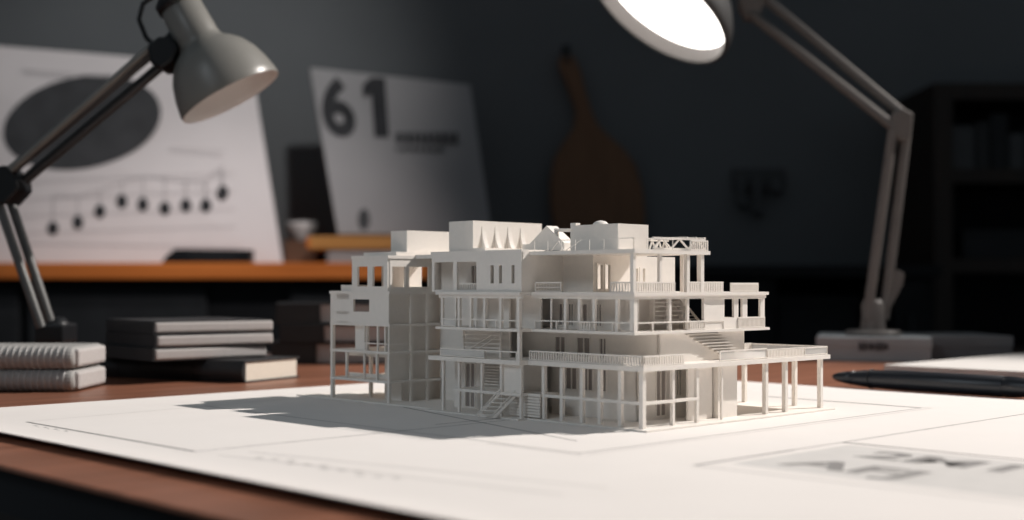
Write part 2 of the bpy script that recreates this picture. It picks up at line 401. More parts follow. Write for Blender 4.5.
wall('v', 9, 88, 145, S2, 74.4, 1.4, [(139, 135, 56, 72)])
wall('v', 3.6, 110, 119, S2, 72.4, frames=False)
wall('u', 34, 24, 84, S2, 74.4)
wall('u', 9.4, 68, 86, S2, 72.4, 1.6, frames=False)
wall('u', 9.4, 86, 129, S2, 72.4, 1.6, [(87.2, 97, 60.8, 72), (101.4, 105.6, 60.8, 72), (110.6, 124.5, 60.8, 72)], frames=False)
m = MB()
for k in range(6): m.box(38, 66, 24, 26.5, 57 + k*2.6, 57.5 + k*2.6)
for v in (38, 52, 65.4): m.box(v, v + .7, 23.6, 26.9, S2, 72)
part('staircase', m)
stairs((84, 22, 54.5), (60, 22, 73), (0, 1, 0), 7, 9, 3.2)
railing([(3.0, 87), (3.0, 51)], S2, 5.4, gap=0); railing([(3.0, 51), (3.0, 40)], S2, 5.4)
railing([(3.0, 40), (3.0, 9.2), (52, 9.2)], S2, 5.4, gap=0); railing([(52, 9.2), (67, 9.2)], S2, 5.4, gap=1.6); railing([(67, 9.2), (86, 9.2)], S2, 5.4, gap=0)
railing([(-7.4, 159), (-7.4, 146)], S2, 5.4, gap=0, panel=True); railing([(-7.4, 146), (-7.4, 91.5)], S2, 5.4, gap=0)
railing([(101, 9.0), (128, 9.0)], S2, 6.6, gap=1.3, w=.6)
slab('end_panel', [(127.6, 129, 11, 40, S2, 60), (90, 98, 22, 23, S2, 60)])

# --- fourth storey: closed block at the left with slit windows
wall('v', -6.4, 89, 171, S3, RF - 2, 2.0, [(168.5, 150.5, 77.5, 95), (147.0, 128.8, 77.5, 95), (116.2, 113.2, 81.5, 92.5), (108.6, 106, 81.5, 92.5), (97.6, 95, 81.5, 92.5)], frames=False)
wall('u', 89, -4.4, 30, S3, RF - 2, 2.0, frames=False)
wall('u', 124, 0, 24, S3, RF - 2, 1.4, frames=False)
wall('v', 24, 140, 172, S3, RF - 2, 1.4, [(150, 154, 78, 93), (160, 166, 78, 93)])
railing([(-4, 147), (-4, 129)], S3, 5.4, gap=1.6)
slab('roof_slab', [(-6.4, 110, 89, 172, RF - 2, RF + 1.2), (24, 110, 172, 224, RF - 2, RF + 0.6)])
# pavilion on the right under a flat roof
slab('roof_slab', [(0.5, 69.5, 6.5, 89, 98.4, RF)])
wall('v', 29.6, 64, 89, S3, 98.4, 1.6, frames=False)
wall('u', 64, 31.2, 108, S3, 98.4, 1.6, [(33, 38, 78, 93), (40, 45, 78, 93), (66, 71, 78, 91), (73, 78, 78, 91)], mull=0)
for v, w in ((2.4, 2.4), (25.6, 2.0), (50.4, 2.6), (63.5, 3.0)): column(v, 9.2, S3, 98.4, w)
column(68, 26, S3, 98.4, 2.4)
railing([(3.6, 87), (3.6, 66)], S3, 6.0, gap=2.2, w=.3)
m = MB(); m.box(3.4, 3.8, 66, 87, S3 + 2.6, S3 + 3.0); part('rail_wire', m)
railing([(2.6, 26), (2.6, 8.4), (38, 8.4)], S3, 6.0); railing([(50, 8.4), (84, 8.4)], S3, 6.2, gap=1.7, w=1.0)
railing([(93, 9), (121, 9)], S3, 5.6, gap=1.2, w=0.55, top=1.3)
# back walls of the block, so that the floors are closed behind
slab('rear_block', [(46, 110, 165, 222, G, RF - 2), (60, 110, 90, 165, G, RF - 2)])

# --- roof: boxes, gable, rails and truss
slab('penthouse', [(30, 58, 44.5, 81, RF, 117)])
slab('chimney', [(32, 36, 80.5, 85, RF, 118.6)])
m = MB(); m.lathe([(0, 5), (1.2, 4.6), (2.2, 3.4), (2.8, 1.8), (3.0, 0.02)], (42, 69, 117), (0, 0, 1), 24); part('skylight_dome', m)
def wirerail(pts, z, h, step):
    m = MB()
    for (p, q) in zip(pts[:-1], pts[1:]):
        p, q = Vector((*p, 0)), Vector((*q, 0)); L = (q - p).length; n = max(1, round(L/step))
        m.bar((p.x, p.y, z + h), (q.x, q.y, z + h), .35, .35)
        for k in range(n + 1):
            e = p.lerp(q, k/n); m.box(e.x - .17, e.x + .17, e.y - .17, e.y + .17, z, z + h)
    return m
part('roof_railing', wirerail([(1.6, 86), (1.6, 8), (36, 8)], RF, 6.2, 11))
m = MB()
for a, c in ((72, 66), (66, 62), (60, 48)): m.bar((1.6, a, RF + (6 if a == 66 else 0.2)), (1.6, c, RF + (0.2 if a == 66 else 6)), .35, .35)
part('roof_railing', m)
def truss(u, a0):
    m = MB(); z0, z1 = RF + 0.8, RF + 6.8; st = (70 - a0)/3
    m.bar((a0, u, z1), (70, u, z1), 1.3, 1.1); m.bar((a0, u, z0), (70, u, z0), 1.3, 1.1)
    for k in range(3):
        a = a0 + k*st; m.bar((a, u, z0), (a + st/2, u, z1), .9, .9); m.bar((a + st/2, u, z1), (a + st, u, z0), .9, .9)
    return part('roof_truss', m)
for u, a0 in ((11, 22), (39, 52)): truss(u, a0)
m = MB()
for k in range(3): m.box(52 + k*8.4, 53.2 + k*8.4, 10.4, 39.6, RF + 7.3, RF + 8.2)
part('truss_crossbar', m)
railing([(52, 7.6), (68, 7.6)], RF, 6.2, gap=2.0, w=0.7)
# left tower with buttress fins
slab('tower_block', [(30, 95, 171.6, 195.6, RF + .6, 123.2)])
slab('parapet', [(33, 96, 160, 162, RF + 1.2, 105), (30, 33, 160, 171.6, RF + 1.2, 105)])
for v in (38, 50, 62, 74):
    m = MB(); pf = [(v, 171.6, RF + 1.2), (v, 163.5, RF + 1.2)]
    for k in range(9):
        a = k/8*math.pi/2; pf.append((v, 163.5 + 8.1*math.sin(a)*.98, RF + 2 + 17*(1 - math.cos(a))))
    pf.append((v, 171.6, RF + 19)); m.prism(pf, (3.6, 0, 0)); part('buttress', m)
slab('gable_base', [(55, 84, 112, 150, RF + 1.2, 107.5)])
m = MB(); m.prism([(56, 113, 107.5), (56, 145, 107.5), (56, 129, 119.2)], (10, 0, 0)); part('gable_roof', m)
m = MB(); m.bar((62, 127, 116.5), (50, 82, 114.5), 1.8, 2.2); part('roof_beam', m)
slab('roof_block', [(84, 106, 112, 150, RF + 1.2, 108.5)])

# --- left wing
for z in (P, S1, S2): slab('floor_slab', [(-1, 62, 221, 288, z - 1.7, z)])
slab('floor_slab', [(-1, 62, 221, 289, 74.3, S3), (2, 14, 264, 279, S3, 80.5)])
for z0, z1, w in ((G, 13.9, 2.0), (P, 33.6, 1.9)): column(0.4, 223, z0, z1, w)
column(0.4, 223, S1, 52.4, 1.0)
column(0.4, 286.6, G, 74.3, 2.4)
for v in (19, 33.5): column(v, 222.6, G, 74.3, 1.8)
column(47, 222.6, G, 74.3, 1.8)
for u in (250, 235): column(0.4, u, S1, 52.4, 1.3)
for u in (270, 236): column(0.4, u, P, 33.6, 1.6)
column(0.4, 250, P, 33.6, 1.2)
for u in (268, 250): column(20, u, G, 33.6, 2.2)
wall('v', -0.6, 222.4, 287, S2, 74.3, 1.6, [(281, 266.4, 62, 70.6), (261.5, 243.5, 62, 70.6), (281, 266.4, 55, 60)], frames=False)
wall('u', 227, 2, 60, S2, 74.3, 1.4)
wall('u', 229, 2, 60, S1, 52.4, 1.4)
wall('v', 3, 249.5, 264, S1, 52.4, 1.4, frames=False)
wall('u', 224.4, 1.5, 18, P, 33.6, 1.4); wall('u', 229, 18, 60, G, 33.6, 1.4)
wall('v', 16, 229, 246, G, 33.6, 1.4, frames=False)
m = MB(); m.box(15, 16.4, 229, 287, 30, 33.6); m.box(15, 16.4, 229, 287, P, 18); part('edge_beam', m)
railing([(0.2, 249), (0.2, 224), (19, 222)], S1, 5.6, gap=0)
# its top storey
wall('v', -0.2, 224, 263.5, S3, 98.4, 1.8, [(257.5, 246, 79.5, 93.2), (240.5, 228.5, 79.5, 93.2)], frames=False)
wall('u', 223.6, 1.6, 62, S3, 98.4, 1.6, [(3.6, 15, 79.2, 93.0), (18.4, 36, 79.2, 93.0)], frames=False)
wall('u', 262, 26, 62, S3, 98.4, 1.5, frames=False)
slab('roof_slab', [(-0.6, 64, 223, 264, 98.4, RF)])
slab('roof_block', [(9, 64, 226, 262, RF, 103.2)])
slab('tower_block', [(21.7, 66, 230, 247.6, 103.2, 118.2)])

# ------------------------------------------------------------------ left: low sideboard with an orange wooden top along the wall
ZS = 0.1260                                   # its top, above the desk top
sb = thing('sideboard', 'long dark sideboard with an orange wooden top standing behind the books', 'sideboard', (-1.50, 2.85, -DZ))
og = (-1.50, 2.85, -DZ)
b = MB(); b.box(-2.60, -0.170, 2.59, 3.06, ZS - 0.033, ZS); b.build('top_board', 'shelf_wood', sb, og, 0.003)
b = MB(); b.box(-2.58, -0.185, 2.65, 3.05, -DZ, ZS - 0.033); b.build('body', 'dark_panel', sb, og, 0.003)
for x0, x1 in ((-2.56, -1.79), (-1.775, -1.00), (-0.98, -0.62), (-0.45, -0.195)):
    b = MB(); b.box(x0, x1, 2.632, 2.652, -DZ + 0.06, ZS - 0.048)
    d = b.build('door', 'dark_panel2', sb, og, 0.003)
    h = MB(); h.tube([(x1 - .04, 2.632, -0.30), (x1 - .04, 2.610, -0.30), (x1 - .04, 2.610, -0.44), (x1 - .04, 2.632, -0.44)], 0.005, 8)
    h.build('handle', 'black', d, og)

def sheet_on(name, label, cat, corners, th, mats):
    """leaning board: corners = bottom-left, bottom-right, top-right, top-left (desk coordinates)"""
    A, B, Cc, D = [Vector(p) for p in corners]
    n = (B - A).cross(D - A).normalized()
    if n.y > 0: n = -n                        # towards the room
    t = thing(name, label, cat, A)
    m = MB(); m.prism([A, B, Cc, D], -n*th)
    m.build('board', mats, t, A)
    return t, A, B, D, n
def on_plane(px, py, A, n):
    d = Vector(((px - CX)/F, 1, -(py - HY)/F)); e = Vector((0, 0, EYE))
    return e + d*((A - e).dot(n)/d.dot(n))

# large chart sheet
Zb = ZS + 0.0008
c0 = Vector((-1.20, 2.68, Zb)); c1 = Vector(((283 - CX)*2.76/F, 2.76, Zb))
c2 = at(252, 66, 2.90); c3 = at(-90, 38, 2.80)
chart, A, B_, D_, n = sheet_on('chart_poster', 'large white chart sheet with a dark ellipse and dotted graph leaning on the wall', 'poster', (c0, c1, c2, c3), 0.003, 'poster')
def put(px, py, off=0.0012): return on_plane(px, py, A, n) + n*off
m = MB(); ca, sa = math.cos(math.radians(-11)), math.sin(math.radians(-11)); pl = []
for k in range(40):
    a = 2*math.pi*k/40; x, y = 80*math.cos(a), 46*math.sin(a); pl.append(put(82 + x*ca - y*sa, 122 + x*sa + y*ca))
m.prism(pl, -n*0.0006); m.build('ellipse_print', 'chart_mid', chart, A)  # flat dark ellipse set just in front of the sheet
m = MB(); dots = [(53,228),(78,222),(100,211),(122,201),(143,204),(165,208),(186,205),(206,205),(223,192)]
tops = [195, 196, 190, 182, 176, 178, 180, 180, 165]
for (x, y) in dots:
    m = MB(); m.prism([put(x + 5.6*math.cos(2*math.pi*k/14), y + 7.0*math.sin(2*math.pi*k/14), 0.0020) for k in range(14)], -n*0.0004)
    m.build('graph_dot', 'chart_dark', chart, A)
m = MB()
def stroke(p, q, w):
    a, c = put(*p, .0016), put(*q, .0016); s_ = (c - a).cross(n).normalized()*w/2
    m.prism([a - s_, c - s_, c + s_, a + s_], -n*0.0004)
for (x, y), t_ in zip(dots, tops): stroke((x, y), (x, t_), 0.0022)
for k in range(8): stroke((dots[k][0], tops[k]), (dots[k+1][0], tops[k+1]), 0.0018)
for k in range(4): stroke((22, 182 + k*17), (236, 172 + k*18), 0.0010)
stroke((22, 70), (120, 77), 0.003); stroke((170, 148), (225, 151), 0.002); stroke((22, 243), (240, 247), 0.0014)
m.build('graph_lines', 'chart_line', chart, A)

# things on the sideboard
yE = 2.62
og = (*at(208, 262, yE).xy, ZS)
er = thing('eraser_block', 'black flat block lying on the orange sideboard top before the chart sheet', 'block', og)
p0, p1 = at(164, 262, yE), at(252, 262, yE)
m = MB(); prof = [(p0.x, ZS), (p1.x, ZS), (p1.x + .001, ZS + .026), (p0.x + .026, ZS + .028), (p0.x + .009, ZS + .014)]
m.prism([(x, 2.600, z) for x, z in prof], (0, 0.04, 0)); m.build('body', 'black', er, og, 0.002)
m = MB(); m.box(p0.x + .05, p1.x - .03, 2.597, 2.600, ZS + .006, ZS + .018); m.build('grip_strip', 'dark_panel2', er, og, 0.0005)

q0 = at(328, 262, 2.63); q1 = at(436, 262, 2.63); zt = ZS + 0.0270
og = ((q0.x + q1.x)/2, 2.75, ZS)
ps = thing('paper_ream', 'white block of stacked paper under the orange plank on the sideboard', 'paper stack', og)
m = MB()
for k in range(9): m.box(q0.x + .0018*(k % 3), q1.x - .0015*(k % 2), 2.610 + .0015*(k % 2), 2.86, ZS + .003*k, ZS + .003*k + .0028)
m.build('sheets', 'white_pot', ps, og, 0.0004)
q2 = at(309, 250, 2.63); q3 = at(438, 250, 2.63)
og = ((q2.x + q3.x)/2, 2.75, zt)
pk = thing('plank', 'short bright orange wooden plank lying on the paper block below the grey poster', 'plank', og)
m = MB(); m.box(q2.x, q3.x, 2.604, 2.90, zt, zt + 0.026); m.build('slab', 'plank_wood', pk, og, 0.003)
m = MB(); m.box(q2.x - .001, q2.x + .006, 2.603, 2.901, zt + .002, zt + .024); m.build('end_grain', 'shelf_wood', pk, og, 0.001)
tr0, tr1 = at(284, 262, 2.80), at(318, 262, 2.80)
og = ((tr0.x + tr1.x)/2, 2.86, ZS)
tr = thing('wooden_tray', 'small dark brown wooden box beside the chart sheet on the sideboard', 'box', og)
m = MB(); m.box(tr0.x, tr1.x, 2.80, 2.92, ZS, ZS + 0.046); m.build('body', 'tray_wood', tr, og, 0.003)
m = MB(); m.box(tr0.x - .002, tr1.x + .002, 2.798, 2.922, ZS + .046, ZS + .052); m.build('lid', 'tray_wood', tr, og, 0.001)
og = ((tr0.x + tr1.x)/2 - .008, 2.86, ZS + .052)
cp = thing('bowl', 'small pale bowl on the dark brown wooden box', 'bowl', og)
m = MB(); m.lathe([(0, .018), (.003, .020), (.014, .027), (.030, .032), (.042, .033), (.042, .031), (.030, .030), (.014, .024), (.007, .001)], og, (0, 0, 1), 28); m.build('body', 'white_pot', cp, og)
m = MB(); m.lathe([(.0002, .0005), (.0002, .019), (.0030, .019), (.0030, .0005)], og, (0, 0, 1), 24); m.build('foot_ring', 'white_pot', cp, og)

# the poster with the number
zk = zt + 0.0355
d0 = Vector(((338 - CX)*2.71/F, 2.71, zk)); d1 = Vector(((492 - CX)*2.76/F, 2.76, zk))
d2 = at(470, 84, 2.93); d3 = at(310, 67, 2.87)
num, A, B_, D_, n = sheet_on('number_poster', 'grey poster board with large dark number 61 leaning on the wall', 'poster', (d0, d1, d2, d3), 0.020, 'poster_cool')
xa = (put(395, 105) - put(330, 105)).normalized(); ya = (D_ - A).normalized()
m = MB(); gv, gf = glyphs('6', 1.0, 0.040, 0.0)
gx = [p.x for p in gv]; gy = [p.y for p in gv]
def fit(gv, gf, px0, px1, py0, py1, off):
    x0, x1 = min(p.x for p in gv), max(p.x for p in gv); y0, y1 = min(p.y for p in gv), max(p.y for p in gv)
    o0 = put(px0, py1, off); wd = (put(px1, py1, off) - o0).length; ht = (put(px0, py0, off) - o0).length
    m.add([o0 + xa*((p.x - x0)/(x1 - x0)*wd) + ya*((p.y - y0)/(y1 - y0)*ht) for p in gv], gf)
fit(gv, gf, 326, 359, 76, 137, .0014)
m.prism([put(x, y, .0014) for x, y in ((370.5, 77), (385, 77.5), (389, 137), (374.5, 137), (371.5, 93), (363.5, 97), (362.5, 85))], -n*0.0002)
m.build('number_print', 'chart_dark', num, A)
m = MB()
for k, (x0, x1, y, h_) in enumerate(((396, 454, 132, 11), (396, 440, 147, 4))):
    x = x0; r_ = random.Random(k)
    while x < x1:
        w_ = r_.uniform(3, 7); m.prism([put(x, y), put(x + w_, y), put(x + w_, y + h_), put(x, y + h_)], -n*0.0006); x += w_ + 2
m.build('caption_print', 'chart_mid', num, A)
m = MB(); m.prism([put(364 + 6*math.cos(a*.6), 219 + 11*math.sin(a*.6)) for a in range(10)], -n*0.0006)
m.build('mark_print', 'chart_mid', num, A)

# paddle-shaped board hanging on the wall
YB = WY - 0.034
def bpt(px, py): return at(px, py, YB)
outl = [(562,54),(574,55),(581,70),(586,92),(591,108),(598,124),(610,136),(624,148),(636,164),(643,188),(645,215),(643,242),(634,262),(610,274),(585,272),(566,258),(555,236),(551,210),(550,180),(554,158),(563,142),(573,128),(576,112),(570,92),(561,72),(558,60)]
og = bpt(600, 190)
pb = thing('paddle_board', 'dark brown wooden paddle board with a long handle hanging on the wall', 'wooden board', og)
m = MB(); m.prism([bpt(*p) for p in outl], (0, 0.028, 0)); m.build('board', 'board_wood', pb, og, 0.006)
m = MB(); m.tube([bpt(565, 62) + Vector((0, -.002, 0)), bpt(563, 50) + Vector((0, .006, 0)), bpt(566, 44) + Vector((0, .018, 0)), bpt(569, 50) + Vector((0, .006, 0)), bpt(568, 62) + Vector((0, -.002, 0))], .003, 8); m.build('hanging_loop', 'black', pb, og)
m = MB(); m.lathe([(0, .006), (.020, .006), (.020, .011), (.024, .009), (.024, .0002)], bpt(566, 47) + Vector((0, .034, 0)), (0, -1, 0), 14); m.build('peg', 'black', pb, og)

# dark cluster of hooks on the wall
og = at(768, 195, WY)
hk = thing('wall_hook_rack', 'small dark rack of hooks on the wall above the dark cupboard', 'hook rack', og)
m = MB(); a, c = at(732, 200, WY), at(784, 168, WY); m.box(a.x, c.x, WY - .016, WY - .001, at(0, 190, WY).z, c.z); m.build('back_plate', 'hook_grey', hk, og, .002)
for x, y in ((740, 204), (756, 212), (774, 190)):
    s_ = at(x, 180, WY - .014); e_ = at(x, y, WY - .030)
    m = MB(); m.tube([s_, s_ + Vector((0, -.016, -.004)), e_, e_ + Vector((0.004, -.012, -.006)), e_ + Vector((.006, -.024, .004))], .010, 10); m.build('hook', 'hook_grey', hk, og)

# right: low dark cupboard and bookcase
og = (0.50, 2.85, -DZ)
lc = thing('low_cupboard', 'black low cupboard with an open bay standing under the bare wall', 'cupboard', og)
x0, x1 = -0.10, 0.86; zc = 0.1210
m = MB(); m.box(x0, x1, 2.60, 3.06, zc - .024, zc); m.build('top_board', 'dark_panel', lc, og, .002)
m = MB(); m.box(x0 + .01, x1 - .01, 3.035, 3.055, -DZ, zc - .024)
for x in (x0 + .01, 0.51, 0.74, x1 - .032): m.box(x, x + .022, 2.622, 3.035, -DZ, zc - .024)
m.box(x0 + .01, x1 - .01, 2.622, 3.035, -.13, -.11); m.build('body', 'dark_panel', lc, og, .001)
for xx0, xx1 in ((x0 + .035, 0.508), (0.765, x1 - .035)):
    m = MB(); m.box(xx0, xx1, 2.602, 2.621, -.10, zc - .030); d = m.build('door', 'dark_panel', lc, og, .002)
    m = MB(); m.tube([(xx1 - .03, 2.602, .02), (xx1 - .03, 2.585, .02), (xx1 - .03, 2.585, -.05), (xx1 - .03, 2.602, -.05)], .004, 8); m.build('handle', 'dark_panel2', d, og)
og = (0.64, 2.80, -.1095)
bk = thing('storage_box', 'dark grey storage box inside the open bay of the black cupboard', 'box', og)
m = MB(); m.box(.55, .72, 2.70, 2.98, -.1095, .04); m.build('body', 'dark_panel2', bk, og, .003)
m = MB(); m.box(.547, .723, 2.697, 2.983, .04, .060); m.build('lid', 'dark_panel2', bk, og, .002)

YC = 2.74
bx0, bx1 = at(934, 0, YC).x, 1.62; bz1 = at(0, 82, YC).z; og = ((bx0 + bx1)/2, 2.90, -DZ)
bc = thing('bookcase', 'tall dark brown bookcase against the wall behind the pale lamp box', 'bookcase', og)
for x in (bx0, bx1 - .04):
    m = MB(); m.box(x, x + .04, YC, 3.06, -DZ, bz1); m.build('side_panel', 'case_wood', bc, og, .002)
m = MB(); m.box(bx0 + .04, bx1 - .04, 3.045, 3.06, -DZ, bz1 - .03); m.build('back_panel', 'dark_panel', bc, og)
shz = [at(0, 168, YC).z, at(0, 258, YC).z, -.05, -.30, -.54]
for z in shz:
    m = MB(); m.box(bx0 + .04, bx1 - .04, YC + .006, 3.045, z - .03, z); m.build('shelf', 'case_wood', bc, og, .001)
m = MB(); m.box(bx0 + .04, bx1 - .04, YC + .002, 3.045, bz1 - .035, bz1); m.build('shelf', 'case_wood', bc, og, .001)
# on its shelves
specs = [('folder', 'dark grey folder lying flat beside the row of books on the upper bookcase shelf', 'folder', shz[0], 1.16, 1.50, .018, 'cover_grey'),
         ('storage_box', 'long grey box on the second shelf of the bookcase', 'box', shz[1], 0.96, 1.45, .050, 'dark_panel2')]
for nm, lb, ct, z, xa_, xb_, h_, mm_ in specs:
    og = ((xa_ + xb_)/2, 2.88, z + .0004); t = thing(nm, lb, ct, og)
    m = MB(); m.box(xa_, xb_, YC + .03, 3.02, z + .0004, z + h_); m.build('body', mm_, t, og, .002)
    m = MB(); m.box(xa_ - .001, xb_ + .001, YC + .029, 3.022, z + h_, z + h_ + .012); m.build('lid', mm_, t, og, .002)
bkcols = ['cover_grey', 'cover_dark', 'dark_panel2', 'cover_grey', 'cover_dark']
x = bx0 + .045
for k in range(5):
    w_ = (.046, .028, .036, .030, .022)[k]; h_ = (.092, .100, .118, .076, .096)[k]; z = shz[0] + .0004
    og = (x + w_/2, 2.80, z)
    t = thing('book', ('dark book standing at the end of the bookcase row next to the brown side panel', 'second dark book from the brown side panel in the bookcase row', 'tallest dark book in the middle of the bookcase row', 'shortest dark book in the bookcase row', 'slim dark book at the far end of the bookcase row')[k], 'book', og, 0, 'books on the bookcase shelf')
    m = MB(); m.box(x, x + .002, YC + .02, 2.95, z, z + h_); m.box(x + w_ - .002, x + w_, YC + .02, 2.95, z, z + h_); m.box(x, x + w_, YC + .018, YC + .021, z, z + h_); m.build('cover', bkcols[k], t, og, .001)
    m = MB(); m.box(x + .002, x + w_ - .002, YC + .021, 2.946, z + .001, z + h_ - .003); m.build('page_block', 'pages', t, og)
    x += w_ + .004

# ------------------------------------------------------------------ books and notebooks on the desk
def book(name, label, base, ang, L, W, H, cover, pages, group, band=True, slump=0.0, pg_in=.003, ct=.0016):
    """lying book: spine along local -y side of length L (x from 0 to -L), page block open on the other three sides"""
    t = thing(name, label, 'book', base, ang, group)
    m = MB(); m.box(-L, 0, 0, W, 0, ct); m.box(-L, 0, 0, W, H - ct, H)
    # rounded spine on y = 0
    prof = [(0, 0)] + [(-.004*math.sin(math.pi*k/8), H*k/8) for k in range(1, 8)] + [(0, H), (ct, H), (ct, 0)]
    m.prism([(-L, y, z) for y, z in prof], (L, 0, 0)); m.build('cover', cover, t, bevel=.0006)
    m = MB(); m.box(-L + pg_in, -pg_in*.5, ct, W - pg_in, ct, H - ct); m.build('page_block', pages, t)
    if band:
        for xb in (.22, .30, .78):
            m = MB(); pr_ = [(y - .0006, z) for y, z in prof[:9]] + [(.0008, H), (.0008, 0)]
            m.prism([(-L*xb, y, z) for y, z in pr_], (-.004, 0, 0)); m.build('spine_band', cover, t)
    return t
# lower black book, its near corner at (245,382)
c = at(245, 381.5, 1300*.08/96.5)
book('book', 'thick black book with cream page edges at the bottom of the book stack', (c.x, c.y, 0), math.radians(-27), 0.175, 0.076, 0.0185, 'cover_dark', 'pages_cream', 'books stacked on the desk')
# three grey books above: page block towards the viewer
zb = 0.0187
labs = ['lowest of the three dark-covered books with grey page edges', 'middle one of the three dark-covered books with grey page edges', 'topmost dark-covered book with grey page edges on the book stack']
for k in range(3):
    ang = math.radians((42, 39, 38)[k]); L, W, H = .135, .105, .0108
    c = at((154, 156, 154)[k], 330, 1.062 + .003*k); og = (c.x, c.y, zb)
    t = thing('book', labs[k], 'book', og, ang, 'books stacked on the desk')
    XW = (.106, .108, .109)[k]
    m = MB(); m.box(0, XW - .002, .001, W, 0, .0008); m.box(0, XW - .002, .001, W, H - .0008, H); m.box(-.0006, .001, .0004, W, 0, H)
    m.build('cover', 'cover_dark', t, bevel=.0002)
    m = MB(); m.box(.0012, XW, 0, W - .002, .0009, H - .0009)
    m.build('page_block', 'pages', t, bevel=.0018)
    zb += H + .0002
# ring-bound notebooks at the left
zb = 0.0
for k in range(2):
    H = .0170; xr = at(78, 380, .985).x; yf = .985; L = .30; og = (xr - L/2, yf + .04, zb)
    t = thing('spiral_notebook', ('lower thick grey spiral notebook under the left lamp', 'upper thick grey spiral notebook, lying on another in front of the left lamp')[k], 'notebook', og, 0, 'spiral notebooks at the left')
    m = MB(); R = H/2
    prof = [(yf + R - R*math.cos(a_), zb + R + R*math.sin(a_)) for a_ in [math.pi*(-.5) + math.pi*j/10 for j in range(11)]]
    prof = [(yf + R - R*math.sin(math.pi*j/10), zb + R - R*math.cos(math.pi*j/10)) for j in range(11)] + [(yf + .075, zb + H), (yf + .075, zb)]
    m.prism([(xr - L, y, z) for y, z in prof], (L - .004, 0, 0)); m.build('cover', 'note_cloth', t, og, .004, 3)
    m = MB(); m.box(xr - .006, xr - .0012, yf + .006, yf + .073, zb + .0015, zb + H - .0015); m.build('page_block', 'pages', t, og, .004)
    m = MB(); x = xr - L + .01
    while x < xr - .008:
        m.lathe([(-.0011, R - .0002), (-.0006, R + .0005), (.0006, R + .0005), (.0011, R - .0002)], (x, yf + R, zb + R), (1, 0, 0), 20); x += .0048
    m.build('spiral_binding', 'coil', t, og)
    zb += H + .0003
# dark books farther back, half hidden by the model
zb = 0.0
for k in range(3):
    H = (.022, .019, .021)[k]; c = at((272, 280, 276)[k], 345, 1.33); og = (c.x, c.y, zb)
    t = thing('book', ('dark book at the bottom of the stack behind the left end of the model', 'dark middle book of the stack behind the left end of the model', 'dark top book of the stack behind the left end of the model')[k], 'book', og, math.radians((6, 2, 9)[k]), 'dark books behind the model')
    m = MB(); W = .14; L = .15; m.box(0, L, 0, W, 0, .0016); m.box(0, L, 0, W, H - .0016, H); m.box(0, .045, -.0006, .002, 0, H); m.box(-.001, .002, 0, W, 0, H); m.build('cover', 'cover_dark', t, bevel=.0006)
    m = MB(); m.box(.003, L - .003, .003, W - .002, .0016, H - .0016); m.build('page_block', 'pages', t)
    zb += H + .0002

# ------------------------------------------------------------------ right: pen, pad, box
p0, p1 = Vector((*at(831, 376, 1.05).xy, 0)), None
ax = (-UX).normalized(); p0 = vu(0.3545, 0.101, 0.0); R = .0077
L = .178; zc_ = R + .0006
og = p0 + ax*L/2; og.z = 0
pen = thing('pen', 'thick black pen lying along the back edge of the drawing sheet', 'pen', og)
o_ = Vector((p0.x, p0.y, zc_))
m = MB(); m.lathe([(.020, .0056), (.028, .0066), (.034, .0070), (.060, .0077), (.140, .0077), (.1405, .0073), (.142, .0073), (.1425, .0077), (.150, .0075), (.160, .0062), (.168, .0046), (.168, .0002)], o_, ax, 32); m.build('barrel', 'pen', pen, og)
m = MB(); m.lathe([(0.0, .0002), (.0006, .0020), (.004, .0034), (.011, .0048), (.020, .0057), (.020, .0002)], o_, ax, 28); m.build('cap_end', 'pen', pen, og)
m = MB(); m.lathe([(.168, .0045), (.176, .0018), (.178, .0006), (.178, .0001)], o_, ax, 24); m.build('nib', 'lamp_rod', pen, og)
m = MB(); m.lathe([(.0335, .0071), (.0335, .0076), (.0350, .0077), (.0350, .0072)], o_, ax, 28, closed=True); m.build('ring', 'black', pen, og)
g0 = at(884, 374, 1300*.08/88.5); og = (g0.x, g0.y, 0)
pd = thing('paper_pad', 'thick white paper pad lying behind the pen at the right edge', 'paper pad', og, ANG - math.radians(0))
m = MB()
for k in range(5): m.box(.0008*(k % 2), .30, -.21, .0006*(k % 3), .0014 + .0016*k, .0014 + .0016*k + .00150)
m.build('sheets', 'pad', pd, bevel=.0005)
m = MB(); m.box(-.001, .302, -.212, .001, 0, .0014); m.build('backing_board', 'pages', pd)

bb = at(931, 361.5, 1.36); bl = at(820, 362, 1.36)
LB = bb.x - bl.x; HB = .0262; og = (bb.x, bb.y, 0)
bxt = thing('card_box', 'low grey cardboard box under the foot of the right desk lamp', 'box', og, math.radians(-15))
m = MB(); m.box(-LB, 0, 0, .13, 0, .0190); m.build('body', 'box_grey', bxt, bevel=.001)
m = MB(); m.box(-LB - .001, .001, -.001, .131, .0150, HB); m.build('lid', 'box_grey', bxt, bevel=.0012)
m = MB()
r_ = random.Random(3); x = -.073
while x < -.043:
    w_ = r_.uniform(.0014, .0028); h_ = r_.choice((.006, .008, .009)); m.box(x, x + w_, -.0016, -.0009, .0135 - h_/2 + .003, .0135 + h_/2 + .003); x += w_ + .0011
m.build('lettering', 'chart_dark', bxt)
ex = at(1001, 360, 1.46)
og2 = (bb.x + .012, bb.y + .035, 0)
b2 = thing('card_box', 'dark grey cardboard box behind the paper pad, beside the lamp box', 'box', og2, math.radians(2))
m = MB(); m.box(0, .088, 0, .11, 0, .020); m.build('body', 'box_side', b2, bevel=.001)
m = MB(); m.box(-.001, .089, -.001, .111, .014, .0265); m.build('lid', 'box_side', b2, bevel=.0012)

# ------------------------------------------------------------------ desk lamps
def rod(name, pts, r, m_, par, og, seg=12):
    q = MB(); q.tube(pts, r, seg); return q.build(name, m_, par, og)
